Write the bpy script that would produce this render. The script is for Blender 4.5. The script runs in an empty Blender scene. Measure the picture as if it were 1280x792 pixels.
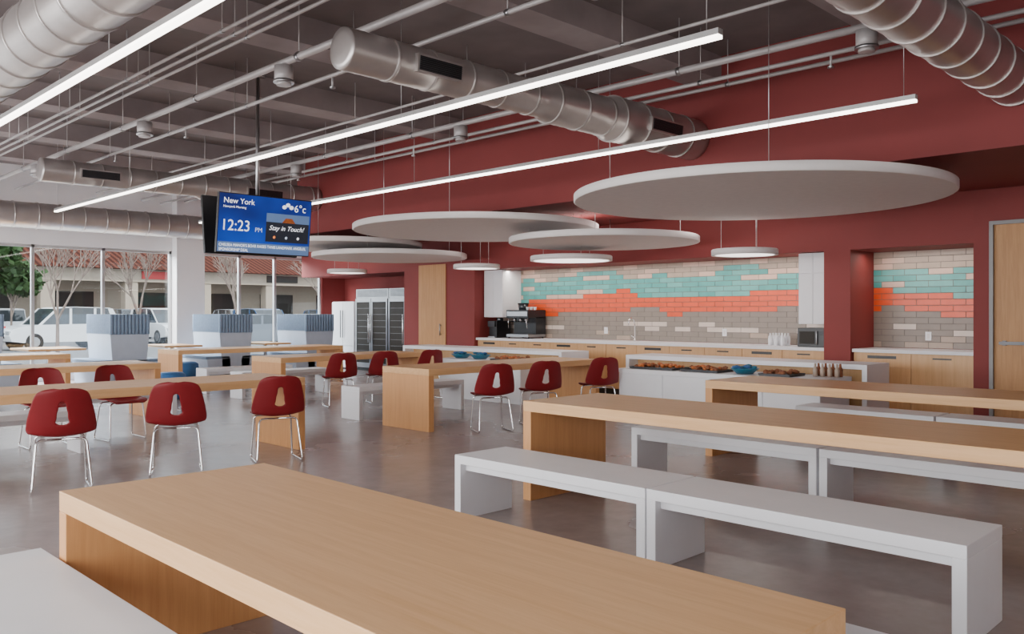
import bpy, bmesh, math, random
from mathutils import Vector, Matrix
random.seed(7)
sc = bpy.context.scene
COL = sc.collection

# ---------------------------------------------------------------- materials
MATS = {}
def newmat(name):
    m = bpy.data.materials.new(name); m.use_nodes = True
    MATS[name] = m
    nt = m.node_tree
    return m, nt, nt.nodes["Principled BSDF"]
def setin(b, **kw):
    for k, v in kw.items():
        k = k.replace('_', ' ')
        if k in b.inputs:
            b.inputs[k].default_value = v
def simple(name, col, rough=0.5, metal=0.0, var=0.06, scale=6.0, bump=0.0, spec=0.5):
    m, nt, b = newmat(name)
    tc = nt.nodes.new('ShaderNodeTexCoord')
    n = nt.nodes.new('ShaderNodeTexNoise'); n.inputs['Scale'].default_value = scale
    n.inputs['Detail'].default_value = 4
    nt.links.new(tc.outputs['Object'], n.inputs['Vector'])
    r = nt.nodes.new('ShaderNodeValToRGB')
    r.color_ramp.elements[0].position = 0.3; r.color_ramp.elements[1].position = 0.7
    r.color_ramp.elements[0].color = (*[max(0, c*(1-var)) for c in col], 1)
    r.color_ramp.elements[1].color = (*[min(1, c*(1+var)) for c in col], 1)
    nt.links.new(n.outputs['Fac'], r.inputs['Fac'])
    nt.links.new(r.outputs['Color'], b.inputs['Base Color'])
    setin(b, Roughness=rough, Metallic=metal)
    b.inputs['Specular IOR Level'].default_value = spec
    if bump > 0:
        bp = nt.nodes.new('ShaderNodeBump'); bp.inputs['Strength'].default_value = bump
        bp.inputs['Distance'].default_value = 0.01
        nt.links.new(n.outputs['Fac'], bp.inputs['Height'])
        nt.links.new(bp.outputs['Normal'], b.inputs['Normal'])
    return m
def wood(name, c1, c2, axis='X', rough=0.35):
    m, nt, b = newmat(name)
    tc = nt.nodes.new('ShaderNodeTexCoord')
    mp = nt.nodes.new('ShaderNodeMapping')
    s = {'X': (0.5, 9, 9), 'Y': (9, 0.5, 9), 'Z': (9, 9, 0.5)}[axis]
    mp.inputs['Scale'].default_value = s
    nt.links.new(tc.outputs['Object'], mp.inputs['Vector'])
    n = nt.nodes.new('ShaderNodeTexNoise'); n.inputs['Scale'].default_value = 3.0
    n.inputs['Detail'].default_value = 8; n.inputs['Distortion'].default_value = 0.6
    nt.links.new(mp.outputs['Vector'], n.inputs['Vector'])
    n2 = nt.nodes.new('ShaderNodeTexNoise'); n2.inputs['Scale'].default_value = 14.0
    n2.inputs['Detail'].default_value = 4
    nt.links.new(mp.outputs['Vector'], n2.inputs['Vector'])
    mx = nt.nodes.new('ShaderNodeMath'); mx.operation = 'MULTIPLY_ADD'
    mx.inputs[1].default_value = 0.35
    nt.links.new(n2.outputs['Fac'], mx.inputs[0])
    ms = nt.nodes.new('ShaderNodeMath'); ms.operation = 'MULTIPLY'; ms.inputs[1].default_value = 0.65
    nt.links.new(n.outputs['Fac'], ms.inputs[0]); nt.links.new(ms.outputs[0], mx.inputs[2])
    r = nt.nodes.new('ShaderNodeValToRGB')
    r.color_ramp.elements[0].position = 0.34; r.color_ramp.elements[1].position = 0.66
    r.color_ramp.elements[0].color = (*c1, 1); r.color_ramp.elements[1].color = (*c2, 1)
    nt.links.new(mx.outputs[0], r.inputs['Fac'])
    nt.links.new(r.outputs['Color'], b.inputs['Base Color'])
    setin(b, Roughness=rough)
    b.inputs['Specular IOR Level'].default_value = 0.4
    return m
def emit(name, col, strength):
    m, nt, b = newmat(name)
    setin(b, Base_Color=(*col, 1), Roughness=0.6)
    b.inputs['Emission Color'].default_value = (*col, 1)
    b.inputs['Emission Strength'].default_value = strength
    return m

WC1, WC2 = (0.70, 0.395, 0.175), (0.80, 0.485, 0.24)
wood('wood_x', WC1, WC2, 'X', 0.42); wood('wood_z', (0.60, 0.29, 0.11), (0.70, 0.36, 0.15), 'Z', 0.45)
wood('wood_y', WC1, WC2, 'Y')
wood('cab_wood', (0.64, 0.37, 0.17), (0.74, 0.46, 0.23), 'Z')
wood('door_wood', (0.48, 0.235, 0.09), (0.60, 0.32, 0.13), 'Z', 0.45)
simple('white_lam', (0.86, 0.86, 0.89), 0.4, var=0.015)
simple('white_paint', (0.80, 0.77, 0.77), 0.6, var=0.03, scale=1.5)
simple('red_wall', (0.235, 0.034, 0.031), 0.65, var=0.05, scale=1.2, bump=0.05)
simple('red_soffit', (0.215, 0.032, 0.031), 0.7, var=0.05, scale=1.2)
simple('deck', (0.18, 0.15, 0.15), 0.85, var=0.12, scale=2.0, bump=0.2)
simple('beam', (0.31, 0.26, 0.26), 0.8, var=0.12, scale=2.5, bump=0.2)
simple('pipe_grey', (0.48, 0.45, 0.45), 0.4, 0.2, var=0.08)
simple('chrome', (0.75, 0.75, 0.76), 0.12, 1.0, var=0.02)
simple('steel', (0.45, 0.45, 0.46), 0.3, 1.0, var=0.06)
simple('frame_grey', (0.22, 0.21, 0.21), 0.45, 0.3, var=0.04)
simple('alu', (0.60, 0.60, 0.60), 0.35, 0.8, var=0.03)
simple('black', (0.015, 0.015, 0.017), 0.3, var=0.2)
simple('dark_metal', (0.05, 0.05, 0.055), 0.4, 0.5, var=0.1)
simple('shelf_grey', (0.16, 0.16, 0.17), 0.4, 0.3, var=0.1)
simple('chair_red', (0.20, 0.009, 0.013), 0.42, var=0.06, spec=0.35)
simple('cloud_white', (0.70, 0.66, 0.65), 0.75, var=0.03, scale=12)
simple('cloud_edge', (0.80, 0.76, 0.75), 0.7, var=0.02)
simple('tile_beige', (0.42, 0.32, 0.25), 0.35, var=0.05)
simple('tile_taupe', (0.26, 0.215, 0.18), 0.35, var=0.05)
simple('tile_turq', (0.08, 0.34, 0.315), 0.3, var=0.08)
simple('tile_turq2', (0.13, 0.41, 0.38), 0.3, var=0.08)
simple('tile_orange', (0.74, 0.080, 0.014), 0.3, var=0.08)
simple('tile_pink', (0.62, 0.43, 0.34), 0.3, var=0.05)
simple('tile_white', (0.64, 0.54, 0.47), 0.3, var=0.05)
simple('grout', (0.20, 0.17, 0.15), 0.9)
simple('glass_dark', (0.03, 0.035, 0.04), 0.08, var=0.1, spec=0.8)
simple('booth_white', (0.50, 0.58, 0.70), 0.6, var=0.03)
simple('booth_blue', (0.20, 0.28, 0.40), 0.75, var=0.08, scale=30)
simple('blue_fabric', (0.03, 0.14, 0.36), 0.6, var=0.1)
simple('teal', (0.025, 0.17, 0.26), 0.4, var=0.1)
simple('food_orange', (0.55, 0.15, 0.035), 0.5, var=0.3, scale=30)
simple('food_brown', (0.27, 0.09, 0.035), 0.6, var=0.3, scale=30)
simple('asphalt', (0.17, 0.17, 0.175), 0.9, var=0.1)
simple('sidewalk', (0.50, 0.48, 0.45), 0.9, var=0.06)
simple('stucco', (0.45, 0.37, 0.29), 0.9, var=0.05)
simple('bark', (0.20, 0.155, 0.13), 0.9, var=0.2)
simple('leaf', (0.030, 0.075, 0.016), 0.7, var=0.4, scale=3)
simple('car_white', (0.75, 0.76, 0.78), 0.2, var=0.01)
simple('car_grey', (0.16, 0.18, 0.21), 0.2, 0.3, var=0.02)
simple('car_blue', (0.05, 0.10, 0.20), 0.2, var=0.02)
simple('car_red', (0.35, 0.02, 0.02), 0.2, var=0.02)
simple('car_silver', (0.45, 0.46, 0.48), 0.25, 0.5, var=0.02)
simple('rubber', (0.02, 0.02, 0.02), 0.8)
simple('store_dark', (0.04, 0.035, 0.03), 0.5, spec=0.2)
simple('sign_red', (0.5, 0.03, 0.03), 0.5)
emit('lamp_white', (1.0, 0.93, 0.85), 8.0)
emit('pend_glow', (1.0, 0.93, 0.88), 2.5)
emit('txt_white', (0.9, 0.93, 1.0), 1.0)
emit('txt_strip', (0.55, 0.65, 0.85), 0.7)
emit('txt_bar', (0.10, 0.17, 0.33), 0.7)
emit('txt_orange', (0.9, 0.25, 0.05), 0.9)
emit('tv_black', (0.02, 0.025, 0.04), 0.3)

m, nt, b = newmat('screen_blue')
tc = nt.nodes.new('ShaderNodeTexCoord'); gr = nt.nodes.new('ShaderNodeTexNoise'); gr.inputs['Scale'].default_value = 1.2
nt.links.new(tc.outputs['Object'], gr.inputs['Vector'])
rp = nt.nodes.new('ShaderNodeValToRGB')
rp.color_ramp.elements[0].color = (0.003, 0.010, 0.09, 1); rp.color_ramp.elements[1].color = (0.006, 0.045, 0.36, 1)
rp.color_ramp.elements[0].position = 0.35; rp.color_ramp.elements[1].position = 0.65
nt.links.new(gr.outputs['Fac'], rp.inputs['Fac'])
nt.links.new(rp.outputs['Color'], b.inputs['Base Color']); nt.links.new(rp.outputs['Color'], b.inputs['Emission Color'])
b.inputs['Emission Strength'].default_value = 1.0; b.inputs['Roughness'].default_value = 0.5

# floor
m, nt, b = newmat('floor_concrete')
tc = nt.nodes.new('ShaderNodeTexCoord')
n1 = nt.nodes.new('ShaderNodeTexNoise'); n1.inputs['Scale'].default_value = 0.7; n1.inputs['Detail'].default_value = 6; n1.inputs['Roughness'].default_value = 0.5
n2 = nt.nodes.new('ShaderNodeTexNoise'); n2.inputs['Scale'].default_value = 9; n2.inputs['Detail'].default_value = 6
for n in (n1, n2): nt.links.new(tc.outputs['Object'], n.inputs['Vector'])
mx = nt.nodes.new('ShaderNodeMix'); mx.data_type = 'FLOAT'; mx.inputs[0].default_value = 0.35
nt.links.new(n1.outputs['Fac'], mx.inputs[2]); nt.links.new(n2.outputs['Fac'], mx.inputs[3])
rp = nt.nodes.new('ShaderNodeValToRGB')
rp.color_ramp.elements[0].position = 0.3; rp.color_ramp.elements[1].position = 0.7
rp.color_ramp.elements[0].color = (0.275, 0.225, 0.215, 1); rp.color_ramp.elements[1].color = (0.395, 0.335, 0.32, 1)
nt.links.new(mx.outputs[0], rp.inputs['Fac']); nt.links.new(rp.outputs['Color'], b.inputs['Base Color'])
rr = nt.nodes.new('ShaderNodeMapRange'); rr.inputs['To Min'].default_value = 0.18; rr.inputs['To Max'].default_value = 0.34
nt.links.new(n1.outputs['Fac'], rr.inputs['Value']); nt.links.new(rr.outputs[0], b.inputs['Roughness'])

m, nt, b = newmat('duct_metal')
tc = nt.nodes.new('ShaderNodeTexCoord'); n = nt.nodes.new('ShaderNodeTexNoise'); n.inputs['Scale'].default_value = 3; n.inputs['Detail'].default_value = 5
nt.links.new(tc.outputs['Object'], n.inputs['Vector'])
rp = nt.nodes.new('ShaderNodeValToRGB')
rp.color_ramp.elements[0].color = (0.40, 0.37, 0.355, 1); rp.color_ramp.elements[1].color = (0.64, 0.60, 0.585, 1)
nt.links.new(n.outputs['Fac'], rp.inputs['Fac']); nt.links.new(rp.outputs['Color'], b.inputs['Base Color'])
setin(b, Metallic=0.75, Roughness=0.36)

m, nt, b = newmat('terracotta')
tc = nt.nodes.new('ShaderNodeTexCoord'); w = nt.nodes.new('ShaderNodeTexWave'); w.bands_direction = 'X'; w.inputs['Scale'].default_value = 0.8
w.inputs['Distortion'].default_value = 0.3
nt.links.new(tc.outputs['Object'], w.inputs['Vector'])
rp = nt.nodes.new('ShaderNodeValToRGB'); rp.color_ramp.elements[0].color = (0.03, 0.010, 0.007, 1); rp.color_ramp.elements[1].color = (0.12, 0.038, 0.024, 1)
nt.links.new(w.outputs['Fac'], rp.inputs['Fac']); nt.links.new(rp.outputs['Color'], b.inputs['Base Color']); setin(b, Roughness=0.95)
b.inputs['Specular IOR Level'].default_value = 0.05

m = bpy.data.materials.new('window_glass'); m.use_nodes = True; MATS['window_glass'] = m
nt = m.node_tree; nt.nodes.clear()
o = nt.nodes.new('ShaderNodeOutputMaterial'); t = nt.nodes.new('ShaderNodeBsdfTransparent'); g = nt.nodes.new('ShaderNodeBsdfGlossy')
g.inputs['Roughness'].default_value = 0.02; mixs = nt.nodes.new('ShaderNodeMixShader'); mixs.inputs[0].default_value = 0.03
t.inputs['Color'].default_value = (0.95, 0.97, 0.97, 1)
nt.links.new(t.outputs[0], mixs.inputs[1]); nt.links.new(g.outputs[0], mixs.inputs[2]); nt.links.new(mixs.outputs[0], o.inputs['Surface'])

# ---------------------------------------------------------------- mesh builder
class MB:
    def __init__(s):
        s.bm = bmesh.new(); s.mats = []
    def mi(s, m):
        if m not in s.mats: s.mats.append(m)
        return s.mats.index(m)
    def _face(s, vs, mi, smooth=False):
        try:
            f = s.bm.faces.new(vs); f.material_index = mi; f.smooth = smooth; return f
        except ValueError:
            return None
    def box(s, a, b, mat, M=None):
        x0, y0, z0 = a; x1, y1, z1 = b; mi = s.mi(mat)
        co = [(x0,y0,z0),(x1,y0,z0),(x1,y1,z0),(x0,y1,z0),(x0,y0,z1),(x1,y0,z1),(x1,y1,z1),(x0,y1,z1)]
        vs = [s.bm.verts.new((M @ Vector(c)) if M else c) for c in co]
        for f in [(0,3,2,1),(4,5,6,7),(0,1,5,4),(1,2,6,5),(2,3,7,6),(3,0,4,7)]:
            s._face([vs[i] for i in f], mi)
    def prism(s, prof, x0, x1, mat, axis='X', smooth=False):
        mi = s.mi(mat)
        def P(t, p):
            if axis == 'X': return (t, p[0], p[1])
            if axis == 'Y': return (p[0], t, p[1])
            return (p[0], p[1], t)
        A = [s.bm.verts.new(P(x0, p)) for p in prof]; B = [s.bm.verts.new(P(x1, p)) for p in prof]
        n = len(prof)
        s._face(A[::-1], mi); s._face(B, mi)
        for i in range(n):
            s._face([A[i], A[(i+1) % n], B[(i+1) % n], B[i]], mi, smooth)
    def cyl(s, p, q, r, mat, seg=16, r2=None, caps=True):
        p = Vector(p); q = Vector(q); d = (q-p)
        if d.length < 1e-6: return
        mi = s.mi(mat); r2 = r if r2 is None else r2
        z = d.normalized(); up = Vector((0,0,1)) if abs(z.z) < 0.9 else Vector((1,0,0))
        x = z.cross(up).normalized(); y = z.cross(x)
        A, B = [], []
        for i in range(seg):
            a = 2*math.pi*i/seg; v = x*math.cos(a)+y*math.sin(a)
            A.append(s.bm.verts.new(p+v*r)); B.append(s.bm.verts.new(q+v*r2))
        for i in range(seg):
            s._face([A[i], A[(i+1)%seg], B[(i+1)%seg], B[i]], mi, True)
        if caps:
            s._face(A[::-1], mi); s._face(B, mi)
    def tube(s, pts, r, mat, seg=8):
        pts = [Vector(p) for p in pts]; mi = s.mi(mat); rings = []
        n = len(pts); prevx = None
        for i, p in enumerate(pts):
            t = (pts[min(i+1, n-1)] - pts[max(i-1, 0)]).normalized()
            if prevx is None:
                up = Vector((0,0,1)) if abs(t.z) < 0.9 else Vector((1,0,0))
                x = t.cross(up).normalized()
            else:
                x = (prevx - t*prevx.dot(t)).normalized()
            prevx = x; y = t.cross(x)
            rings.append([s.bm.verts.new(p+(x*math.cos(2*math.pi*k/seg)+y*math.sin(2*math.pi*k/seg))*r) for k in range(seg)])
        for i in range(n-1):
            for k in range(seg):
                s._face([rings[i][k], rings[i][(k+1)%seg], rings[i+1][(k+1)%seg], rings[i+1][k]], mi, True)
        s._face(rings[0][::-1], mi); s._face(rings[-1], mi)
    def lathe(s, prof, c, mat, seg=24, smooth=True):
        mi = s.mi(mat); rings = []
        for r, z in prof:
            if r < 1e-5: rings.append([s.bm.verts.new((c[0], c[1], c[2]+z))])
            else: rings.append([s.bm.verts.new((c[0]+r*math.cos(2*math.pi*k/seg), c[1]+r*math.sin(2*math.pi*k/seg), c[2]+z)) for k in range(seg)])
        for a, b in zip(rings[:-1], rings[1:]):
            for k in range(seg):
                if len(a) == 1 and len(b) == 1: continue
                if len(a) == 1: s._face([a[0], b[(k+1)%seg], b[k]][::-1], mi, smooth)
                elif len(b) == 1: s._face([a[k], a[(k+1)%seg], b[0]], mi, smooth)
                else: s._face([a[k], a[(k+1)%seg], b[(k+1)%seg], b[k]], mi, smooth)
    def ball(s, c, r, mat, sub=2, sc3=(1,1,1)):
        mi = s.mi(mat)
        ret = bmesh.ops.create_icosphere(s.bm, subdivisions=sub, radius=r)
        for v in ret['verts']:
            v.co = Vector((v.co.x*sc3[0], v.co.y*sc3[1], v.co.z*sc3[2])) + Vector(c)
        fs = set()
        for v in ret['verts']:
            for f in v.link_faces: fs.add(f)
        for f in fs: f.material_index = mi; f.smooth = True
    def mesh(s, name):
        bmesh.ops.recalc_face_normals(s.bm, faces=s.bm.faces[:])
        me = bpy.data.meshes.new(name); s.bm.to_mesh(me); s.bm.free()
        for m in s.mats: me.materials.append(MATS[m])
        return me
    def obj(s, name, loc=(0,0,0), rz=0.0, bevel=0.0, parent=None):
        return place(s.mesh(name), name, loc, rz, bevel, parent)
def place(me, name, loc=(0,0,0), rz=0.0, bevel=0.0, parent=None):
    ob = bpy.data.objects.new(name, me); COL.objects.link(ob)
    ob.location = loc; ob.rotation_euler = (0, 0, rz)
    if bevel > 0:
        md = ob.modifiers.new('bevel', 'BEVEL'); md.width = bevel; md.segments = 2; md.limit_method = 'ANGLE'; md.angle_limit = math.radians(40)
    if parent: ob.parent = parent
    return ob
def boxobj(name, a, b, mat, bevel=0.0):
    c = [(a[i]+b[i])/2 for i in range(3)]
    mb = MB(); mb.box([a[i]-c[i] for i in range(3)], [b[i]-c[i] for i in range(3)], mat)
    return mb.obj(name, c, bevel=bevel)

# ---------------------------------------------------------------- room constants
XW = 11.6; XB = 12.4; YW = 19.3; ZC = 4.45; BX = 8.8; BY = 14.8; ZS = 2.96; ZH = 2.3
X0, Y0 = -3.0, -3.0

boxobj('floor', (X0-0.2, Y0-0.2, -0.1), (13.1, YW+0.15, 0), 'floor_concrete')
mb = MB()
mb.box((X0-0.2, Y0-0.2, ZC), (13.1, YW+0.15, ZC+0.15), 'deck')
y = -1.6
while y < 19:
    mb.box((X0, y, 4.17), (BX if y < BY else XW, y+0.42, ZC), 'beam'); y += 2.3
mb.obj('ceiling')

for nm, a, b_ in [
    ('wall_kitchen_a', (XW, Y0, 0), (13.1, 2.05, ZC)), ('wall_kitchen_b', (XW, 3.22, 0), (13.1, 3.40, ZC)),
    ('wall_kitchen_c', (XW, 2.05, 2.56), (13.1, 3.22, ZC)), ('wall_kitchen_d', (XW+0.2, 2.05, 0), (13.1, 3.22, 2.56)),
    ('wall_kitchen_e', (XW, 4.96, 0), (XB, 5.34, ZH)), ('wall_kitchen_f', (XW, 12.68, 0), (13.1, 15.0, ZC)),
    ('wall_kitchen_g', (XB, 3.40, 0), (13.1, 12.68, ZH)), ('wall_kitchen_h', (XW, 3.40, ZH), (13.1, 12.68, ZC)),
    ('wall_kitchen_i', (12.92, 15.0, 0), (13.1, YW, ZC)), ('wall_kitchen_j', (XW, 15.0, 2.35), (12.92, YW, ZC)),
    ('wall_corner', (12.2, YW, 0), (13.1, YW+0.15, 2.85))]:
    boxobj(nm, a, b_, 'red_wall')
boxobj('wall_bulkhead', (BX, Y0, ZS), (XW-0.001, BY, ZC-0.001), 'red_soffit')
boxobj('baseboard_kitchen', (XW-0.015, 12.70, 0), (XW-0.001, 13.50, 0.1), 'dark_metal')

boxobj('wall_window_header', (X0, YW, 2.85), (13.1, YW+0.15, ZC), 'white_paint')
boxobj('wall_window_pier', (8.22, YW-0.25, 0), (8.88, YW, ZC), 'white_paint')
boxobj('wall_window_pier_outer', (8.22, YW, 0), (8.88, YW+0.15, 2.85), 'white_paint')
boxobj('trim_1', (X0, YW-0.02, 0), (8.22, YW+0.12, 0.12), 'white_paint')
boxobj('trim_2', (8.88, YW-0.02, 0), (12.2, YW+0.12, 0.12), 'white_paint')
def window(name, x0, x1, muls):
    mb = MB()
    z0, z1 = 0.12, 2.85; y0, y1 = YW+0.03, YW+0.11
    mb.box((x0, y0, z0), (x1, y1, z0+0.06), 'alu'); mb.box((x0, y0, z1-0.06), (x1, y1, z1), 'alu')
    for mx_ in [x0+0.025]+muls+[x1-0.025]:
        mb.box((mx_-0.03, y0, z0), (mx_+0.03, y1, z1), 'alu')
    mb.box((x0+0.03, YW+0.068, z0+0.05), (x1-0.03, YW+0.072, z1-0.05), 'window_glass')
    mb.obj(name)
window('window_1', X0, 8.22, [-1.62, -0.23, 1.16, 2.55, 3.94, 5.33, 6.72])
window('window_2', 8.88, 12.2, [9.9, 10.86])

mb = MB()
mb.box((X0-0.15, Y0, 3.2), (X0, YW, ZC), 'white_paint'); mb.box((X0-0.15, Y0, 0), (X0, YW, 0.5), 'white_paint')
for yy in [-3, 0.6, 4.2, 7.8, 11.4, 15.0, 18.9]:
    mb.box((X0-0.15, yy, 0.5), (X0, yy+0.4, 3.2), 'white_paint')
mb.obj('wall_west')
boxobj('wall_south', (X0-0.15, Y0-0.15, 0), (13.1, Y0, ZC), 'white_paint')

# ---------------------------------------------------------------- tables and benches
def table_mesh(L, W=0.9, H=0.75, t=0.08):
    mb = MB()
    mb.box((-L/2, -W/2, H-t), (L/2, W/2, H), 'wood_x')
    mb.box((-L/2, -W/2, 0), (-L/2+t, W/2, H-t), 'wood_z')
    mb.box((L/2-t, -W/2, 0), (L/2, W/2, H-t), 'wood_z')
    return mb
def table(x0, x1, y0, y1, H=0.75):
    lx, ly = x1-x0, y1-y0
    c = ((x0+x1)/2, (y0+y1)/2, 0)
    if lx >= ly: table_mesh(lx, ly, H).obj('dining_table', c, 0, 0.003)
    else: table_mesh(ly, lx, H).obj('dining_table', c, math.pi/2, 0.003)
def bench(x0, x1, y0, y1, H=0.44, t=0.06):
    lx, ly = x1-x0, y1-y0; along_x = lx >= ly
    L, W = max(lx, ly), min(lx, ly)
    mb = MB()
    mb.box((-L/2, -W/2, H-t), (L/2, W/2, H), 'white_lam')
    mb.box((-L/2, -W/2, 0), (-L/2+t, W/2, H-t), 'white_lam')
    mb.box((L/2-t, -W/2, 0), (L/2, W/2, H-t), 'white_lam')
    mb.box((-L/2+t, -W/2+0.05, H-t-0.05), (L/2-t, W/2-0.05, H-t), 'white_lam')
    mb.obj('bench', ((x0+x1)/2, (y0+y1)/2, 0), 0 if along_x else math.pi/2, 0.003)

table(1.11, 2.01, 0.87, 3.68, 0.70)
table(4.60, 5.50, 0.6, 4.48)
table(7.3, 8.2, 0.9, 4.58)
table(6.4, 9.6, 7.8, 8.72)
table(6.5, 9.2, 11.4, 12.3)
table(6.5, 10.0, 15.0, 15.9)
table(1.2, 4.7, 7.75, 8.65)
table(1.2, 4.7, 11.4, 12.3)
table(1.2, 4.7, 15.0, 15.9)
bench(0.60, 1.095, 2.14, 3.86); bench(0.60, 1.095, 0.41, 2.13)
bench(2.16, 2.62, 1.9, 3.5); bench(2.16, 2.62, 0.29, 1.89)
bench(3.84, 4.34, 2.795, 4.40); bench(3.84, 4.34, 1.15, 2.785)
bench(5.85, 6.3, 2.75, 4.40); bench(5.85, 6.3, 1.10, 2.73)
bench(8.45, 8.87, 1.2, 2.8); bench(8.45, 8.87, 2.82, 4.2)
bench(6.45, 8.3, 9.3, 9.72)
bench(1.4, 3.0, 9.1, 9.5)
bench(3.02, 4.62, 10.7, 11.1)
bench(6.7, 8.4, 13.0, 13.42); bench(6.7, 8.4, 14.3, 14.72)

# ---------------------------------------------------------------- chair
def chair_mesh():
    prof = [(0.235,0.415,0.15,0.0),(0.215,0.437,0.195,0.0),(0.12,0.445,0.215,0.01),(0.0,0.435,0.225,0.02),(-0.12,0.43,0.235,0.035),
            (-0.175,0.445,0.245,0.05),(-0.205,0.50,0.250,0.065),(-0.225,0.58,0.240,0.06),(-0.245,0.67,0.220,0.05),
            (-0.262,0.75,0.197,0.04),(-0.27,0.79,0.172,0.035),(-0.273,0.81,0.132,0.03),(-0.275,0.82,0.06,0.028)]
    def cr(t):
        n = len(prof)-1; f = t*n; i = min(int(f), n-1); u = f-i
        p = [prof[max(i-1,0)], prof[i], prof[i+1], prof[min(i+2,n)]]
        return [0.5*((2*p[1][k])+(-p[0][k]+p[2][k])*u+(2*p[0][k]-5*p[1][k]+4*p[2][k]-p[3][k])*u*u+(-p[0][k]+3*p[1][k]-3*p[2][k]+p[3][k])*u**3) for k in range(4)]
    nu, nv = 48, 84
    bm = bmesh.new(); grid = []
    for j in range(nv+1):
        y, z, w, c = cr(j/nv)
        y2, z2, *_ = cr(min(1, j/nv+0.01)); y1, z1, *_ = cr(max(0, j/nv-0.01))
        ty, tz = y2-y1, z2-z1; l = math.hypot(ty, tz) or 1; ny, nz = tz/l, -ty/l
        row = []
        for i in range(nu+1):
            u = -1+2*i/nu
            row.append(bm.verts.new((u*w, y+ny*c*u*u*1.0, z+nz*c*u*u)))
        grid.append(row)
    def inhole(x, z):
        a, b = 0.535, 0.72
        if not (a < z < b): return False
        t = (z-a)/(b-a); hw = 0.052-0.033*t
        e = min(t/0.12, (1-t)/0.12, 1.0)
        return abs(x) < hw*math.sqrt(max(0, 1-(1-e)**2))
    for j in range(nv):
        for i in range(nu):
            q = [grid[j][i], grid[j][i+1], grid[j+1][i+1], grid[j+1][i]]
            cx = sum(v.co.x for v in q)/4; cz = sum(v.co.z for v in q)/4; cy = sum(v.co.y for v in q)/4
            if cy < -0.18 and inhole(cx, cz): continue
            f = bm.faces.new(q); f.smooth = True
    for _ in range(3):
        bnd = [v for v in bm.verts if v.is_boundary and abs(v.co.x) < 0.09 and 0.49 < v.co.z < 0.75 and v.co.y < -0.15]
        new = {}
        for v in bnd:
            nb = [e.other_vert(v) for e in v.link_edges if e.is_boundary]
            if len(nb) == 2: new[v] = (v.co*0.4+(nb[0].co+nb[1].co)*0.3)
        for v, c in new.items(): v.co = c
    loose = [v for v in bm.verts if not v.link_faces]
    bmesh.ops.delete(bm, geom=loose, context='VERTS')
    bmesh.ops.recalc_face_normals(bm, faces=bm.faces[:])
    bmesh.ops.solidify(bm, geom=bm.faces[:], thickness=0.009)
    for f in bm.faces: f.smooth = True
    mb = MB(); mb.bm.free(); mb.bm = bm; mb.mats = ['chair_red']
    r = 0.009
    for sx in (-1, 1):
        def arc(c, a, b, n=5):
            a, b, c = Vector(a), Vector(b), Vector(c)
            return [a*(1-t)**2+c*2*t*(1-t)+b*t*t for t in [k/n for k in range(n+1)]]
        P = [(sx*0.0, 0.13, 0.418)]
        P += arc((sx*0.175, 0.13, 0.418), (sx*0.13, 0.13, 0.418), (sx*0.18, 0.137, 0.38))
        P += arc((sx*0.20, 0.18, r), (sx*0.198, 0.172, 0.05), (sx*0.201, 0.14, r))
        P += arc((sx*0.212, -0.225, r), (sx*0.211, -0.19, r), (sx*0.209, -0.216, 0.05))
        P += arc((sx*0.175, -0.14, 0.412), (sx*0.18, -0.15, 0.37), (sx*0.13, -0.14, 0.412))
        P += [(0, -0.14, 0.412)]
        mb.tube(P, r, 'chrome', 8)
    return mb.mesh('dining_chair')
CH = chair_mesh()
def chair(x, y, deg):
    place(CH, 'dining_chair', (x, y, 0), math.radians(deg))
for x, y, a in [(2.25,7.42,-14),(3.20,7.42,-24),(4.17,7.42,-18),(7.02,7.38,-26),(7.87,7.38,-24),(9.05,7.38,-26),
                (2.85,9.85,178),(3.62,9.85,183),(7.25,11.0,-16),(8.05,11.0,-20),(8.95,11.0,-10)]:
    chair(x, y, a)

# ---------------------------------------------------------------- ceiling clouds
def hang(X, Y): return ZS if (X > BX and Y < BY) else ZC
def cloud(x, y, z, r, n_c=4, t=0.09):
    mb = MB()
    mb.lathe([(0,0),(r-0.012,0)], (0,0,0), 'cloud_white', 96, False)
    mb.lathe([(r-0.012,0),(r,0.01),(r,t-0.01),(r-0.012,t)], (0,0,0), 'cloud_edge', 96)
    mb.lathe([(r-0.012,t),(0,t)], (0,0,0), 'cloud_white', 96, False)
    for k in range(n_c):
        a = 2*math.pi*(k+0.37)/n_c; px, py = 0.8*r*math.cos(a), 0.8*r*math.sin(a)
        mb.cyl((px, py, t), (px, py, hang(x+px, y+py)-z), 0.004, 'alu', 6)
    mb.obj('ceiling_cloud_panel', (x, y, z))
cloud(8.50, 4.70, 2.66, 2.0); cloud(9.05, 9.85, 2.71, 1.93); cloud(10.0, 8.05, 2.47, 1.43)
cloud(9.98, 13.35, 2.49, 1.5); cloud(9.3, 13.9, 2.70, 1.5)
def pendant(x, y, z, r):
    mb = MB()
    mb.lathe([(0,0),(r-0.05,0)], (0,0,0.005), 'pend_glow', 64, False)
    mb.lathe([(r-0.05,0.005),(r-0.05,0),(r,0),(r,0.07),(r-0.01,0.08),(0,0.08)], (0,0,0), 'cloud_edge', 64)
    for k in range(3):
        a = 2*math.pi*k/3; px, py = 0.7*r*math.cos(a), 0.7*r*math.sin(a)
        mb.cyl((px, py, 0.08), (px, py, hang(x+px, y+py)-z), 0.003, 'alu', 6)
    mb.obj('pendant_disc_lamp', (x, y, z))
pendant(10.3, 5.85, 2.20, 0.44); pendant(10.3, 8.95, 2.26, 0.66); pendant(10.3, 11.2, 2.22, 0.42)
pendant(10.3, 15.3, 2.28, 0.42)

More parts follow.
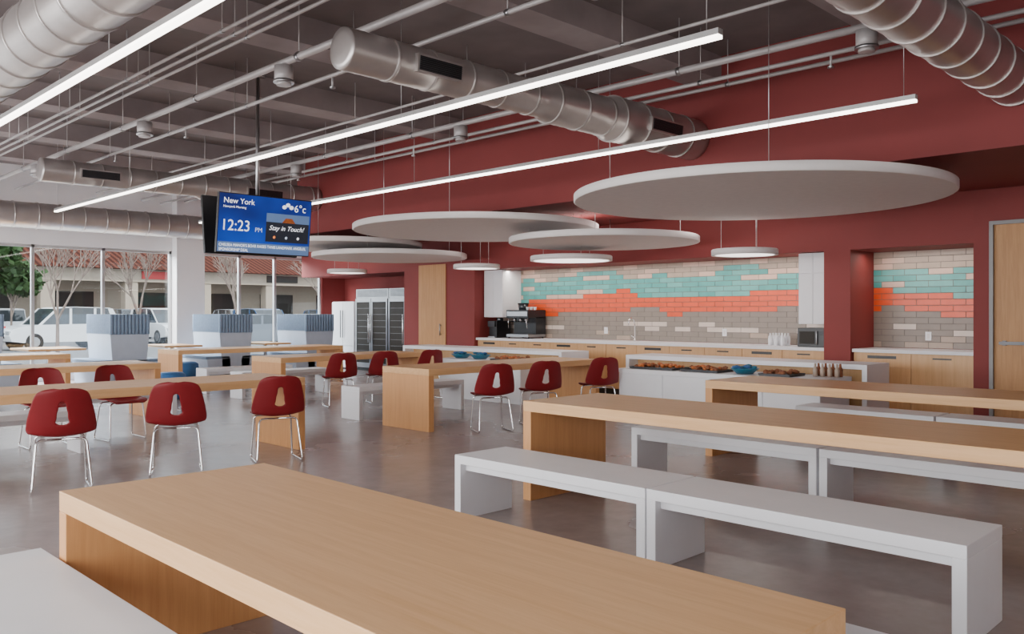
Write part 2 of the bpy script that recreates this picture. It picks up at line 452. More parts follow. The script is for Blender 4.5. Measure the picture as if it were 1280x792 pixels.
# ---------------------------------------------------------------- linear pendant lights
def linear(x, y0, y1, z=3.2):
    mb = MB(); L = y1-y0
    mb.box((-0.028, -L/2, 0.0), (0.028, L/2, 0.022), 'lamp_white')
    mb.box((-0.030, -L/2-0.004, 0.022), (0.030, L/2+0.004, 0.062), 'alu')
    k = -L/2+0.1
    while k <= L/2:
        mb.cyl((0, k, 0.062), (0, k, ZC-z), 0.003, 'alu', 6); k += (L-0.2)/4
    mb.obj('linear_pendant_light', (x, (y0+y1)/2, z))
linear(4.83, 2.92, 16.2); linear(7.46, 2.63, 16.2); linear(2.22, 2.9, 16.2)

# ---------------------------------------------------------------- ducts
def duct(name, p, segs, axis='X', grilles=(), rib=0.42):
    mb = MB()
    def V(t, a, r):
        if axis == 'X': return (t, r*math.cos(a), r*math.sin(a))
        return (r*math.cos(a), t, r*math.sin(a))
    mi = mb.mi('duct_metal'); SEG = 48; rings = []; prof = []
    for (a, b, r) in segs:
        n = max(2, int((b-a)/0.05))
        for k in range(n+1):
            t = a+(b-a)*k/n
            prof.append((t, r*(1+(0.014 if k % 2 else 0))))
    for (t, r) in prof:
        rings.append([mb.bm.verts.new(V(t, 2*math.pi*k/SEG, r)) for k in range(SEG)])
    for i in range(len(rings)-1):
        for k in range(SEG):
            mb._face([rings[i][k], rings[i][(k+1)%SEG], rings[i+1][(k+1)%SEG], rings[i+1][k]], mi, True)
    for (t, r, s_) in ((segs[0][0], segs[0][2], -1), (segs[-1][1], segs[-1][2], 1)):
        if s_ == 1: 
            mb._face(rings[-1][::-1], mi); continue
        prev = [mb.bm.verts.new(V(t, 2*math.pi*k/SEG, r)) for k in range(SEG)]
        for rr_, dz in ((0.985, 0.015), (0.7, 0.022), (0.35, 0.03)):
            cur = [mb.bm.verts.new(V(t+s_*dz, 2*math.pi*k/SEG, r*rr_)) for k in range(SEG)]
            for k in range(SEG): mb._face([prev[k], prev[(k+1)%SEG], cur[(k+1)%SEG], cur[k]], mi, True)
            prev = cur
        mb._face(prev, mi)
    for (a, b, r) in segs:
        t = a
        while t <= b-0.04:
            mb.cyl(V(t, 0, 0), V(t+0.03, 0, 0), r*1.05, 'duct_metal', 40) if t > a+0.01 or a > 0.1 else None
            t += rib
    for (t, w, r, ang) in grilles:
        M = Matrix.Rotation(ang, 4, 'X')
        mb.box((t-w/2, -r-0.03, -0.075), (t+w/2, -r+0.05, 0.075), 'duct_metal', M)
        mb.box((t-w/2+0.02, -r-0.034, -0.058), (t+w/2-0.02, -r-0.029, 0.058), 'black', M)
        for k in range(7):
            xx = t-w/2+0.02
            mb.box((xx, -r-0.04, -0.052+k*0.016), (t+w/2-0.02, -r-0.033, -0.047+k*0.016), 'dark_metal', M)
    return mb.obj(name, p)
duct('spiral_air_duct', (3.8, 5.7, 3.52), [(0, 2.3, 0.17), (2.4, 3.3, 0.205), (3.4, 4.99, 0.24)], grilles=[(0.85, 0.5, 0.17, 0.1), (4.1, 0.6, 0.24, 0.1)])
duct('spiral_air_duct', (4.0, 14.1, 3.60), [(0, 2.4, 0.18), (2.5, 4.79, 0.22)], grilles=[(0.8, 0.6, 0.18, 0.1), (3.6, 0.7, 0.22, 0.1)])
duct('spiral_air_duct', (-2.5, 18.2, 3.32), [(0, 11.29, 0.25)])
duct('spiral_air_duct', (4.4, 2.22, 3.55), [(0, 0.5, 0.2), (0.55, 4.39, 0.22)])
duct('spiral_air_duct', (2.08, 3.2, 3.62), [(0, 8.0, 0.25)], axis='Y')

def pipe(x, z, r, y0=0.5, y1=18.8, name='sprinkler_pipe', boxes=(), drops=()):
    mb = MB(); mb.cyl((0, y0, 0), (0, y1, 0), r, 'pipe_grey', 12)
    yy = y0
    while yy < 18:
        yy = yy+0.02 if yy == y0 else yy
        mb.cyl((0, yy, r), (0, yy, ZC-z), 0.006, 'pipe_grey', 6)
        mb.cyl((0, yy-0.02, 0), (0, yy+0.02, 0), r*1.3, 'steel', 12); yy += 2.2
    for b in boxes:
        mb.cyl((0, b, -r-0.16), (0, b, -r), 0.09, 'pipe_grey', 20)
        mb.cyl((0, b, -r-0.19), (0, b, -r-0.16), 0.07, 'pipe_grey', 20)
        mb.cyl((0, b, -r-0.165), (0, b, -r-0.14), 0.1, 'steel', 20)
    for b in drops:
        mb.cyl((0, b, -0.12), (0, b, 0), 0.012, 'pipe_grey', 8); mb.lathe([(0,-0.02),(0.03,-0.015),(0.03,0)], (0, b, -0.12), 'steel', 12)
    mb.obj(name, (x, 0, z))
for xx in (3.48, 3.6, 3.72): pipe(xx, 3.92, 0.016, name='ceiling_conduit')
pipe(4.25, 3.86, 0.035, boxes=(7.4, 10.8, 15.2)); pipe(4.87, 3.88, 0.022, drops=(4, 7.5, 11, 13.5))
pipe(7.35, 3.9, 0.035, boxes=(3.0, 8.3, 12.4)); pipe(7.75, 3.86, 0.022, drops=(3.5, 6.8, 9.8, 13))
pipe(6.4, 3.96, 0.016, name='ceiling_conduit'); pipe(8.3, 3.95, 0.022, name='ceiling_conduit')

# ---------------------------------------------------------------- televisions on pole
def text(body, size, loc, mat, parent, name, shear=0.0, xs=1.0):
    cu = bpy.data.curves.new(name, 'FONT'); cu.body = body; cu.size = size; cu.extrude = 0.0005; cu.shear = shear
    ob = bpy.data.objects.new(name, cu); COL.objects.link(ob); ob.data.materials.append(MATS[mat])
    ob.parent = parent; ob.location = loc; ob.rotation_euler = (math.pi/2, 0, 0); ob.scale = (xs, 1, 1)
def tv(loc, rz):
    e = bpy.data.objects.new('television', None); COL.objects.link(e)
    e.location = loc; e.rotation_euler = (math.radians(7), 0, rz)
    W, H = 0.64, 0.365
    mb = MB(); mb.box((-W, 0, -H), (W, 0.045, H), 'black'); mb.box((-0.4, 0.045, -0.25), (0.4, 0.08, 0.2), 'black')
    mb.obj('housing', bevel=0.006, parent=e)
    mb = MB(); mb.box((-W+0.012, -0.003, -H+0.012), (W-0.012, 0.0, H-0.012), 'screen_blue')
    mb.box((-W+0.012, -0.0045, -H+0.012), (W-0.012, -0.003, -H+0.135), 'txt_bar'); mb.obj('screen', parent=e)
    mb = MB(); mb.box((0.0, -0.005, -0.20), (W-0.03, -0.003, 0.16), 'tv_black'); mb.box((0.0, -0.006, 0.05), (W-0.03, -0.0045, 0.16), 'txt_bar')
    mb.prism([(0.22, 0.05), (0.27, 0.11), (0.36, 0.11), (0.41, 0.05)], -0.008, -0.006, 'food_orange', 'Y')
    mb.obj('picture_panel', parent=e)
    text('New York', 0.095, (-0.58, -0.007, 0.24), 'txt_white', e, 'label_city')
    text('Newyork Morning', 0.04, (-0.58, -0.007, 0.185), 'txt_white', e, 'label_sub')
    text('12:23', 0.19, (-0.6, -0.007, -0.09), 'txt_white', e, 'label_time', xs=0.92)
    text('PM', 0.08, (-0.15, -0.007, -0.09), 'txt_strip', e, 'label_pm')
    text('6°c', 0.13, (0.38, -0.007, 0.20), 'txt_white', e, 'label_temp')
    text('Stay in Touch!', 0.085, (0.04, -0.008, -0.05), 'txt_white', e, 'label_touch', 0.35)
    text("CHELSEA MANOR'S BOAR RAISES TANIS LANDMARK ANGELES,", 0.05, (-0.61, -0.007, -0.285), 'txt_white', e, 'label_news_1', xs=0.85)
    text("SPONSORSHIP DEAL", 0.05, (-0.61, -0.007, -0.34), 'txt_white', e, 'label_news_2', xs=0.85)
    mb = MB()
    for k, c in enumerate(['txt_orange', 'txt_strip', 'txt_white']):
        mb.ball((0.12+k*0.17, -0.008, -0.14), 0.02, c, 1, (1, 0.1, 1))
    for c in [(-0.05, 0), (0, 0.03), (0.05, 0)]:
        mb.ball((0.29+c[0], -0.008, 0.25+c[1]), 0.032, 'txt_white', 2, (1, 0.05, 0.8))
    mb.obj('icons', parent=e)
tv((5.32, 9.70, 2.52), 0); tv((5.32, 10.12, 2.52), math.pi)
mb = MB()
mb.cyl((0, 0, 2.5), (0, 0, ZC), 0.025, 'steel', 16); mb.cyl((0, 0, ZC-0.03), (0, 0, ZC), 0.09, 'steel', 24)
mb.box((-0.2, -0.1, 2.42), (0.2, 0.1, 2.62), 'black')
mb.obj('tv_ceiling_mount', (5.32, 9.91, 0))

# ---------------------------------------------------------------- kitchen
def tilewall(name, x, y0, y1, z0, z1, seed, th=0.012):
    rnd = random.Random(seed)
    H = 0.0858; L = 0.32; g = 0.009
    mb = MB(); mb.box((0, y0, z0), (th*0.6, y1, z1), 'grout')
    rows = int(round((z1-z0)/H)); H = (z1-z0)/rows
    def wob(c, k): return 0.6*math.sin(c*0.5+k)+0.5*math.sin(c*1.27+2.1*k)
    for r in range(rows):
        zt = z1-r*H; off = (L/2 if r % 2 else 0)
        y = y0-off
        while y < y1:
            a, b = max(y0, y)+g/2, min(y1, y+L)-g/2
            cc = (y+off)/L
            t1 = 1.7+1.1*wob(cc, 1.0)+rnd.uniform(-.6, .6); t2 = 6.2+0.9*wob(cc, 2.3)+rnd.uniform(-.45, .45)
            t3 = 9.3+0.9*wob(cc, 2.9)+rnd.uniform(-.45, .45)
            if r < t1: m_ = 'tile_beige' if rnd.random() < .65 else 'tile_pink'
            elif r < t2: m_ = ('tile_pink' if rnd.random() < .14 else ('tile_turq' if rnd.random() < .6 else 'tile_turq2'))
            elif r < t3: m_ = 'tile_orange'
            elif r < 12+0.5*wob(cc, 3): m_ = 'tile_taupe'
            elif r < 14: m_ = 'tile_white' if rnd.random() < .5 else 'tile_taupe'
            else: m_ = 'tile_taupe' if rnd.random() < .75 else 'tile_beige'
            if b-a > 0.02: mb.box((-th*0.4, a, zt-H+g/2), (th*0.5, b, zt-g/2), m_)
            y += L
    mb.obj(name, (x-th*0.6, 0, 0))
tilewall('backsplash_tiles', XB-0.001, 5.342, 12.678, 0.93, ZH-0.002, 3)
tilewall('backsplash_tiles', XB-0.001, 3.402, 4.958, 0.93, ZH-0.002, 11)

def counter(y0, y1, widths, name='kitchen_counter'):
    mb = MB(); xf = XW+0.08; xb = XB-0.002
    mb.box((xf+0.05, y0, 0), (xb, y1, 0.1), 'dark_metal')
    mb.box((xf+0.02, y0, 0.1), (xb, y1, 0.88), 'cab_wood')
    y = y0; k = 0
    while y < y1-0.05:
        w = min(widths, y1-y)
        if k % 3 == 1:
            mb.box((xf, y+0.004, 0.12), (xf+0.02, y+w-0.004, 0.68), 'cab_wood')
            mb.box((xf, y+0.004, 0.69), (xf+0.02, y+w-0.004, 0.87), 'cab_wood')
            mb.box((xf-0.004, y+w*0.25, 0.80), (xf+0.002, y+w*0.75, 0.84), 'black')
        else:
            mb.box((xf, y+0.004, 0.12), (xf+0.02, y+w-0.004, 0.87), 'cab_wood')
            mb.box((xf-0.004, y+w*0.35, 0.81), (xf+0.002, y+w*0.65, 0.83), 'black')
        y += w; k += 1
    mb.box((XW+0.03, y0, 0.88), (xb, y1, 0.925), 'white_lam')
    mb.obj(name)
counter(5.35, 12.67, 0.665); counter(3.41, 4.95, 0.77)
def wallcab(y0, y1, z0, z1, xf, doors=2):
    mb = MB(); mb.box((xf+0.02, y0, z0), (XB-0.016, y1, z1), 'white_lam')
    w = (y1-y0)/doors
    for k in range(doors):
        mb.box((xf, y0+k*w+0.003, z0+0.003), (xf+0.018, y0+(k+1)*w-0.003, z1-0.3), 'white_lam')
        mb.box((xf, y0+k*w+0.003, z1-0.294), (xf+0.018, y0+(k+1)*w-0.003, z1-0.003), 'white_lam')
    mb.obj('upper_cabinet', bevel=0.002)
wallcab(5.36, 5.80, 1.26, 2.295, 11.76); wallcab(12.12, 12.66, 1.34, 2.295, 11.85)
mb = MB()
mb.box((0, -0.21, 0), (0.45, 0.21, 0.28), 'black'); mb.box((-0.012, -0.20, 0.01), (0, 0.21, 0.27), 'black')
mb.box((-0.018, -0.05, 0.05), (-0.012, 0.18, 0.23), 'store_dark'); mb.cyl((-0.035, -0.09, 0.04), (-0.035, -0.09, 0.24), 0.008, 'steel', 8)
mb.box((-0.016, -0.19, 0.18), (-0.012, -0.12, 0.24), 'dark_metal')
mb.obj('microwave_oven', (11.72, 5.58, 0.925), bevel=0.003)
mb = MB()
mb.box((0, -0.3, 0.03), (0.5, 0.3, 0.08), 'steel'); mb.box((0.22, -0.3, 0.08), (0.5, 0.3, 0.42), 'black')
mb.box((0.0, -0.3, 0.40), (0.5, 0.3, 0.56), 'black'); mb.box((-0.005, -0.28, 0.44), (0, 0.28, 0.53), 'steel')
mb.box((0.03, -0.28, 0.08), (0.2, 0.28, 0.095), 'dark_metal')
for yy in (-0.16, 0.0, 0.16):
    mb.cyl((0.1, yy, 0.33), (0.1, yy, 0.40), 0.035, 'steel', 16); mb.cyl((0.1, yy, 0.34), (-0.06, yy, 0.33), 0.012, 'black', 8)
for yy in (-0.25, 0.25): mb.tube([(0.05, yy, 0.42), (0.0, yy, 0.36), (0.02, yy, 0.2)], 0.008, 'chrome')
for xx, yy in ((0.05, -0.27), (0.05, 0.27), (0.45, -0.27), (0.45, 0.27)): mb.cyl((xx, yy, 0), (xx, yy, 0.03), 0.02, 'black', 10)
mb.cyl((0.3, 0.12, 0.56), (0.3, 0.12, 0.68), 0.09, 'glass_dark', 20, r2=0.11); mb.cyl((0.3, 0.12, 0.68), (0.3, 0.12, 0.70), 0.115, 'black', 20)
for k in range(3): mb.lathe([(0.025, 0), (0.035, 0.06)], (0.3, -0.2+k*0.1, 0.56), 'white_lam', 12)
mb.obj('espresso_machine', (11.82, 11.68, 0.925))
mb = MB(); mb.box((0, -0.11, 0), (0.4, 0.11, 0.34), 'black'); mb.box((-0.05, -0.1, 0), (0, 0.1, 0.03), 'steel'); mb.box((-0.05, -0.1, 0.22), (0, 0.1, 0.34), 'dark_metal')
mb.cyl((0.2, 0, 0.34), (0.2, 0, 0.40), 0.07, 'glass_dark', 16)
mb.obj('coffee_grinder', (11.85, 12.40, 0.925), bevel=0.004)
mb = MB(); mb.cyl((0, 0, 0), (0, 0, 0.03), 0.03, 'chrome')
mb.tube([(0,0,0.02),(0,0,0.3),(-0.03,0,0.38),(-0.1,0,0.41),(-0.17,0,0.37),(-0.19,0,0.28)], 0.012, 'chrome', 10)
mb.cyl((0, 0.0, 0.06), (0.0, 0.09, 0.1), 0.007, 'chrome', 8)
mb.obj('kitchen_faucet', (12.2, 9.1, 0.925))
mb = MB()
for k in range(9):
    mb.lathe([(0, 0), (0.03, 0), (0.034, 0.1), (0.028, 0.14), (0.014, 0.16), (0.014, 0.19), (0, 0.19)], ((k % 3)*0.09, (k//3)*0.1, 0), 'white_lam', 14)
mb.obj('water_bottle_group', (11.95, 6.15, 0.925))
for yy in (7.4, 9.9, 4.2):
    mb = MB(); mb.box((-0.008, -0.04, -0.06), (0, 0.04, 0.06), 'white_lam'); mb.box((-0.010, -0.015, -0.035), (-0.008, 0.015, 0.035), 'cloud_edge')
    mb.obj('wall_outlet', (XB-0.0135, yy, 1.1))

def island(y0, y1, ly0, ly1):
    mb = MB()
    mb.box((10.1, y0, 0.74), (10.78, y1, 0.80), 'white_lam')
    mb.box((10.1, y0, 0), (10.78, y0+0.06, 0.74), 'white_lam'); mb.box((10.1, y1-0.06, 0), (10.78, y1, 0.74), 'white_lam')
    mb.box((10.32, y0+0.06, 0), (10.74, y1-0.06, 0.74), 'cab_wood')
    mb.obj('kitchen_island', bevel=0.002)
    mb = MB()
    mb.box((9.3, ly0, 0.60), (10.095, ly1, 0.655), 'white_lam')
    mb.box((9.33, ly0+0.03, 0.0), (10.095, ly1-0.03, 0.60), 'white_lam')
    n = max(2, int((ly1-ly0)/0.7))
    for k in range(n):
        a = ly0+0.03+(ly1-ly0-0.06)*k/n; b_ = ly0+0.03+(ly1-ly0-0.06)*(k+1)/n
        mb.box((9.315, a+0.004, 0.08), (9.33, b_-0.004, 0.59), 'white_lam')
    mb.obj('serving_counter', bevel=0.002)
island(8.98, 13.1, 9.1, 11.1); island(4.12, 7.7, 4.3, 7.25)
def tray(x, y, z, L, mats, seed):
    r = random.Random(seed); mb = MB()
    mb.box((-0.2, -L/2, 0), (0.2, L/2, 0.012), 'dark_metal')
    for s_ in (-1, 1):
        mb.box((-0.2, s_*L/2-0.006, 0.012), (0.2, s_*L/2+0.006, 0.03), 'dark_metal'); mb.box((s_*0.2-0.006, -L/2, 0.012), (s_*0.2+0.006, L/2, 0.03), 'dark_metal')
    n = int(L*80)
    for k in range(n):
        mb.ball((r.uniform(-.15, .15), r.uniform(-L/2+.04, L/2-.04), 0.03+r.uniform(0, .03)), r.uniform(.02, .036), r.choice(mats), 1, (1, 1.25, .8))
    mb.obj('food_tray', (x, y, z))
ZT = 0.657
tray(9.6, 6.75, ZT, 0.7, ['food_orange', 'food_brown', 'food_orange'], 1)
tray(9.6, 6.0, ZT, 0.55, ['food_brown', 'food_orange'], 2)
tray(9.6, 4.95, ZT, 0.4, ['food_brown'], 5)
tray(9.6, 9.6, ZT, 0.6, ['food_brown', 'food_orange'], 4)
def snackbowl(x, y, z, seed):
    r = random.Random(seed); mb = MB()
    mb.lathe([(0,0),(0.1,0),(0.17,0.06),(0.18,0.07),(0.16,0.06),(0.1,0.015),(0,0.015)], (0,0,0), 'teal', 24)
    for k in range(14): mb.ball((r.uniform(-.1, .1), r.uniform(-.1, .1), 0.05+r.uniform(0, .05)), 0.04, r.choice(['teal', 'blue_fabric', 'teal']), 1, (1, 1.3, .5))
    mb.obj('snack_bowl', (x, y, z))
snackbowl(9.6, 5.45, ZT, 1); snackbowl(9.6, 10.35, ZT, 2); snackbowl(9.6, 10.82, ZT, 3)
mb = MB()
for k in range(8):
    mb.lathe([(0, 0), (0.028, 0), (0.030, 0.08), (0.014, 0.12), (0.012, 0.155), (0, 0.155)], (0.0+(k % 2)*0.09, (k//2)*0.09, 0), 'food_brown' if k % 2 else 'tile_beige', 14)
mb.obj('condiment_bottle_group', (9.8, 4.35, ZT))

# ---------------------------------------------------------------- doors & fridges
mb = MB()
mb.box((XW-0.03, 3.17, 0), (XW+0.1, 3.215, 2.555), 'frame_grey'); mb.box((XW-0.03, 2.055, 0), (XW+0.1, 2.11, 2.555), 'frame_grey'); mb.box((XW-0.03, 2.11, 2.51), (XW+0.1, 3.17, 2.555), 'frame_grey')
mb.box((XW+0.02, 2.11, 0.0), (XW+0.07, 3.17, 2.51), 'door_wood')
mb.box((XW-0.05, 2.2, 1.03), (XW-0.025, 3.1, 1.07), 'shelf_grey')
for yy in (2.25, 3.05): mb.box((XW-0.025, yy-0.02, 1.02), (XW+0.02, yy+0.02, 1.08), 'shelf_grey')
mb.obj('door_1')
mb = MB(); mb.box((XW-0.02, 13.56, 0), (XW-0.001, 14.46, 2.46), 'door_wood'); mb.cyl((XW-0.06, 13.7, 0.95), (XW-0.06, 13.7, 1.2), 0.012, 'steel')
mb.box((XW-0.06, 13.69, 0.97), (XW-0.02, 13.71, 0.99), 'steel'); mb.box((XW-0.06, 13.69, 1.16), (XW-0.02, 13.71, 1.18), 'steel')
mb.obj('door_2')
def fridge(y0, y1):
    mb = MB(); W = y1-y0
    mb.box((0.04, 0, 0.08), (0.7, W, 2.02), 'steel'); mb.box((0.06, 0.02, 0), (0.68, W-0.02, 0.08), 'black')
    mb.box((0.03, 0, 1.8), (0.04, W, 2.02), 'steel')
    for k in range(8): mb.box((0.02, 0.05, 1.83+k*0.022), (0.03, W-0.05, 1.84+k*0.022), 'dark_metal')
    n = 2; w = W/n
    for k in range(n):
        a, b_ = k*w+0.01, (k+1)*w-0.01
        mb.box((0, a, 0.12), (0.04, a+0.05, 1.78), 'steel'); mb.box((0, b_-0.05, 0.12), (0.04, b_, 1.78), 'steel')
        mb.box((0, a+0.05, 0.12), (0.04, b_-0.05, 0.2), 'steel'); mb.box((0, a+0.05, 1.70), (0.04, b_-0.05, 1.78), 'steel')
        mb.box((0.01, a+0.05, 0.2), (0.035, b_-0.05, 1.7), 'store_dark')
        for q in range(9): mb.box((0.006, a+0.06, 0.34+q*0.15), (0.012, b_-0.06, 0.35+q*0.15), 'shelf_grey')
        yy = a+0.03 if k else b_-0.03
        mb.cyl((-0.05, yy, 0.7), (-0.05, yy, 1.4), 0.012, 'chrome', 8)
    mb.obj('commercial_refrigerator', (12.2, y0, 0), bevel=0.003)
fridge(15.06, 16.4); fridge(16.43, 17.77)
mb = MB(); mb.box((0.03, 0, 0.03), (0.68, 1.0, 1.72), 'white_lam')
mb.box((0, 0.005, 0.6), (0.03, 0.495, 1.71), 'white_lam'); mb.box((0, 0.505, 0.6), (0.03, 0.995, 1.71), 'white_lam'); mb.box((0, 0.005, 0.05), (0.03, 0.995, 0.59), 'white_lam')
for yy in (0.45, 0.55): mb.cyl((-0.04, yy, 0.8), (-0.04, yy, 1.5), 0.012, 'dark_metal', 8)
mb.box((0.1, 0.1, 0), (0.6, 0.9, 0.03), 'black')
mb.obj('white_refrigerator', (12.22, 17.85, 0), bevel=0.006)

# ---------------------------------------------------------------- window booths
def booth(xc):
    mb = MB(); y0, y1 = -0.65, 0.65
    for s_ in (-1, 1):
        mb.prism([(s_*0.12, 0.0), (s_*0.62, 0.0), (s_*0.62, 0.10), (s_*0.66, 0.44), (s_*0.12, 0.46)], y0, y1, 'booth_white', 'Y')
        mb.prism([(s_*0.14, 0.44), (s_*0.68, 0.44), (s_*0.68, 0.50), (s_*0.14, 0.50)], y0, y1, 'booth_blue', 'Y')
    mb.prism([(-0.30, 0.0), (0.30, 0.0), (0.38, 1.02), (-0.38, 1.02)], y0, y1, 'booth_white', 'Y')
    n = 18
    for k in range(n):
        yy = y0+(k+0.5)*(y1-y0)/n
        for s_ in (-1, 1): mb.cyl((s_*0.35, yy, 1.0), (s_*0.35, yy, 1.40), 0.038, 'booth_blue', 10)
    for k in range(11):
        xx = -0.35+0.07*k
        for yy in (y0+0.01, y1-0.01): mb.cyl((xx, yy, 1.0), (xx, yy, 1.40), 0.038, 'booth_blue', 10)
    mb.box((-0.36, y0, 1.0), (0.36, y1, 1.397), 'booth_blue')
    mb.obj('window_booth', (xc, 17.9, 0), bevel=0.01)
for xc in (3.9, 6.5, 8.75, 10.85): booth(xc)
def cafe(xc, w=0.75):
    mb = MB()
    mb.box((-w/2, -0.6, 0.71), (w/2, 0.6, 0.75), 'wood_y')
    mb.cyl((0, 0, 0.02), (0, 0, 0.71), 0.04, 'steel'); mb.lathe([(0, 0), (0.28, 0), (0.28, 0.01), (0.05, 0.03), (0, 0.03)], (0, 0, 0), 'steel', 32)
    mb.obj('cafe_table', (xc, 17.9, 0), bevel=0.003)
cafe(5.2, 1.0); cafe(7.62, 0.8); cafe(9.8, 0.65)
def pouf(x, y):
    mb = MB(); mb.lathe([(0, 0), (0.2, 0), (0.24, 0.04), (0.25, 0.2), (0.23, 0.4), (0.18, 0.44), (0, 0.45)], (0, 0, 0), 'blue_fabric', 32)
    mb.obj('round_pouf', (x, y, 0))
pouf(5.9, 13.9); pouf(7.4, 16.7)

# ---------------------------------------------------------------- exterior
boxobj('ground_exterior', (-60, YW+0.16, -0.3), (140, 120, -0.05), 'asphalt')
boxobj('sidewalk_near', (-20, YW+0.16, -0.05), (40, 25, -0.01), 'sidewalk')
mb = MB()
mb.box((6, 60, -0.05), (90, 75, 4.4), 'stucco')
x = 6
while x < 90:
    mb.box((x, 56.5, -0.05), (x+0.8, 57.3, 3.6), 'stucco'); mb.box((x+1.4, 59.9, -0.05), (x+4.2, 60, 2.9), 'store_dark'); x += 5
mb.box((6, 56.4, 3.5), (90, 57.4, 4.4), 'stucco')
mb.prism([(55.6, 4.3), (77, 4.3), (64, 7.1)], 5, 91, 'terracotta', 'X')
mb.box((22, 56.3, 3.7), (26, 56.4, 4.2), 'sign_red'); mb.box((31, 56.3, 3.7), (33.5, 56.4, 4.2), 'store_dark'); mb.box((40, 56.3, 3.7), (43, 56.4, 4.2), 'sign_red')
mb.obj('storefront_building')

def car_mesh(paint, suv=True):
    mb = MB(); h = 1.75 if suv else 1.45
    body = [(-2.25, 0.35), (-1.85, 0.32), (1.85, 0.32), (2.25, 0.38), (2.32, 0.6), (2.22, 0.85), (1.9, 0.94), (1.15, 1.02), (-2.2, 1.06), (-2.32, 0.8)]
    mb.prism([(p[0], p[1]) for p in body], -0.92, 0.92, paint, 'Y')
    rx = -1.75 if suv else -1.0; bx = -2.18 if suv else -1.85
    cab = [(1.2, 0.98), (0.5, h-0.08), (-0.2, h-0.02), (rx, h-0.06), (bx, 1.03)]
    mb.prism(cab, -0.80, 0.80, 'glass_dark', 'Y')
    mb.prism([(0.5, h-0.1), (0.3, h-0.03), (-0.3, h), (rx+0.05, h-0.04), (rx-0.04, h-0.1)], -0.79, 0.79, paint, 'Y')
    for s_ in (-1, 1):
        y0_, y1_ = (0.79, 0.815) if s_ > 0 else (-0.815, -0.79)
        mb.prism([(1.25, 0.98), (1.12, 0.98), (0.42, h-0.08), (0.52, h-0.06)], y0_, y1_, paint, 'Y')
        for xa in (-0.05, -1.05) if suv else (-0.1,): mb.box((xa-0.05, y0_, 1.0), (xa+0.05, y1_, h-0.07), paint)
        mb.prism([(bx, 1.0), (bx+0.35, 1.0), (rx+0.15, h-0.07), (rx-0.05, h-0.07)], y0_, y1_, paint, 'Y')
    for wx in (1.4, -1.4):
        for s_ in (-1, 1):
            mb.cyl((wx, s_*0.72, 0.34), (wx, s_*0.935, 0.34), 0.34, 'rubber', 20); mb.cyl((wx, s_*0.93, 0.34), (wx, s_*0.945, 0.34), 0.2, 'steel', 12)
    mb.box((2.2, -0.85, 0.62), (2.32, -0.5, 0.78), 'car_silver'); mb.box((2.2, 0.5, 0.62), (2.32, 0.85, 0.78), 'car_silver'); mb.box((2.25, -0.4, 0.5), (2.34, 0.4, 0.7), 'black')
    mb.box((-2.34, -0.88, 0.75), (-2.22, -0.62, 0.97), 'sign_red'); mb.box((-2.34, 0.62, 0.75), (-2.22, 0.88, 0.97), 'sign_red')
    return mb.mesh('car')
cars = {}
lst = [(11.5, 38.0, 'car_white', True, 188), (8.2, 40, 'car_silver', False, 100)]
cyc = [('car_silver', False), ('car_white', True), ('car_grey', False), ('car_blue', True), ('car_white', False), ('car_silver', True), ('car_red', False), ('car_grey', True)]
for i in range(9): lst.append((14.8+2.75*i, 42.0+0.3*(i % 2), cyc[i % 8][0], cyc[i % 8][1], -90+(i*7) % 5))
for i in range(8): lst.append((12.5+3.3*i, 51.5, cyc[(i*3+1) % 8][0], cyc[(i*3+1) % 8][1], 90))
lst.append((17.5, 33.0, 'car_grey', False, 172)); lst.append((24.5, 34.0, 'car_white', True, 180))
for (x, y, p, suv, deg) in lst:
    k = (p, suv)
    if k not in cars: cars[k] = car_mesh(*k)
    place(cars[k], 'car', (x, y, -0.05), math.radians(deg), bevel=0.05)

def tree(x, y, h, seed, leafy=False):
    r = random.Random(seed); mb = MB()
    tips = []
    def br(p, d, L, rad, dep):
        q = p+d*L; mb.cyl(p, q, rad, 'bark', 6, rad*0.7, caps=False)
        if dep == 0: tips.append(q); return
        for k in range(3 if dep > 1 else 4):
            nd = (d+Vector((r.uniform(-.6, .6), r.uniform(-.6, .6), r.uniform(-.1, .45)))).normalized()
            br(q, nd, L*r.uniform(.6, .8), rad*0.62, dep-1)
    br(Vector((0, 0, 0)), Vector((0, 0, 1)), h*0.3, h*0.016, 5)
    if leafy:
        mi = mb.mi('leaf')
        for t in tips*3:
            for _ in range(3):
                c = t+Vector([r.uniform(-.55, .55) for _ in range(3)]); a = Vector([r.uniform(-1, 1) for _ in range(3)]).normalized()*0.22
                b_ = a.cross(Vector([r.uniform(-1, 1) for _ in range(3)])).normalized()*0.14
                mb._face([mb.bm.verts.new(c+a), mb.bm.verts.new(c+b_), mb.bm.verts.new(c-a), mb.bm.verts.new(c-b_)], mi)
    mb.obj('leafy_tree' if leafy else 'bare_tree', (x, y, -0.05))
tree(12.0, 31, 4.4, 3); tree(14.3, 28, 4.0, 5); tree(19.5, 30, 4.6, 8); tree(9.0, 30, 4.2, 9); tree(21.5, 31, 4.0, 12)
tree(9.8, 46.5, 6.0, 21, True); tree(6.5, 45, 6.5, 22, True); tree(12.0, 47, 4.2, 23, True)

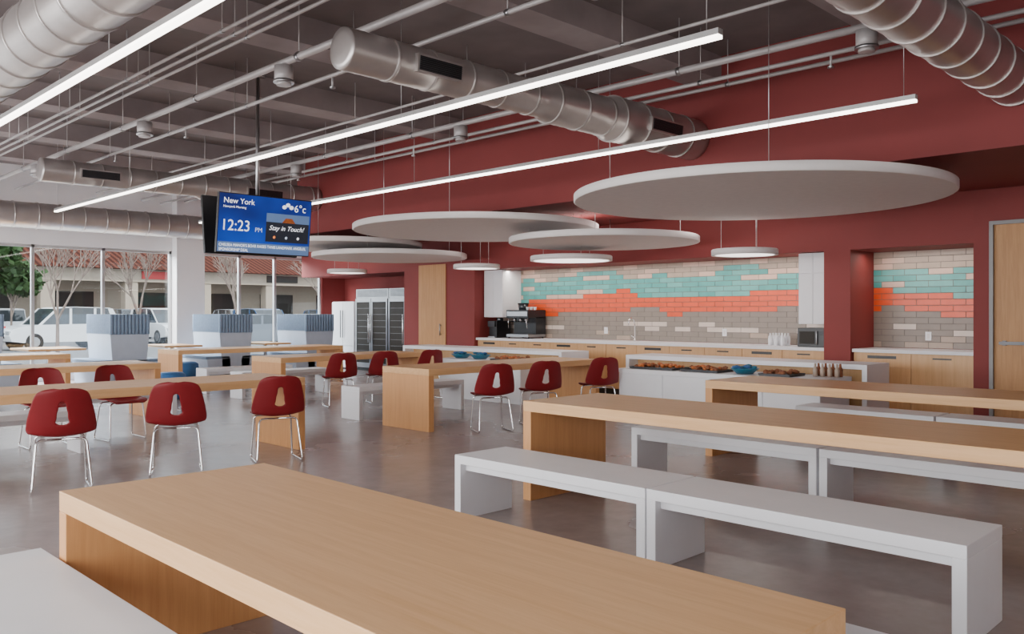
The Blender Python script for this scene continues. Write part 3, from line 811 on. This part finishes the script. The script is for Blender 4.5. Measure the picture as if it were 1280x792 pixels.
# ---------------------------------------------------------------- light
w = bpy.data.worlds.new('World'); sc.world = w; w.use_nodes = True
bg = w.node_tree.nodes['Background']
bg.inputs['Color'].default_value = (0.84, 0.92, 1.0, 1); bg.inputs['Strength'].default_value = 3.6
def sun(d, e, ang=2):
    l = bpy.data.lights.new('sun', 'SUN'); l.energy = e; l.angle = math.radians(ang); l.color = (1, 0.95, 0.88)
    o = bpy.data.objects.new('sun', l); COL.objects.link(o); o.rotation_euler = Vector(d).to_track_quat('-Z', 'Y').to_euler()
sun((0.25, 1, -0.9), 2.5)
def area(name, loc, d, sx, sy, e, col=(1, 1, 1), rot=None):
    l = bpy.data.lights.new(name, 'AREA'); l.shape = 'RECTANGLE'; l.size = sx; l.size_y = sy; l.energy = e; l.color = col
    o = bpy.data.objects.new(name, l); COL.objects.link(o); o.location = loc
    o.rotation_euler = rot if rot else Vector(d).to_track_quat('-Z', 'Y').to_euler()
area('fill_west', (X0-0.4, 7.0, 1.9), (1, 0, 0), 18, 2.6, 950, (1.0, 0.96, 0.92))  # added fill lamp outside the unseen west openings, lights the foreground softly
area('daylight_window', (3.0, YW+1.6, 3.9), (0, -1, -0.75), 14, 1.6, 3400, (0.97, 0.98, 1.0))
area('alcove_light', (12.0, 9.0, 2.27), None, 6.6, 0.08, 44, (1, 0.92, 0.84), (0, 0, math.pi/2))
area('alcove_light', (12.0, 4.2, 2.27), None, 1.3, 0.08, 9, (1, 0.92, 0.84), (0, 0, math.pi/2))
area('soffit_light', (10.3, 8.5, 2.94), (0, 0, -1), 0.3, 6, 50, (1, 0.93, 0.88))
area('soffit_light', (10.9, 17.0, 3.9), (0.3, 0, -1), 1, 3, 50, (1, 0.95, 0.9))

# ---------------------------------------------------------------- camera
cam = bpy.data.cameras.new('camera'); co = bpy.data.objects.new('camera', cam); COL.objects.link(co)
co.location = (0, 0, 1.41); co.rotation_euler = (math.pi/2, 0, -math.pi/4)
cam.sensor_width = 36; cam.lens = 1055/1280*36; cam.shift_y = -4/1280; cam.clip_end = 500
sc.camera = co
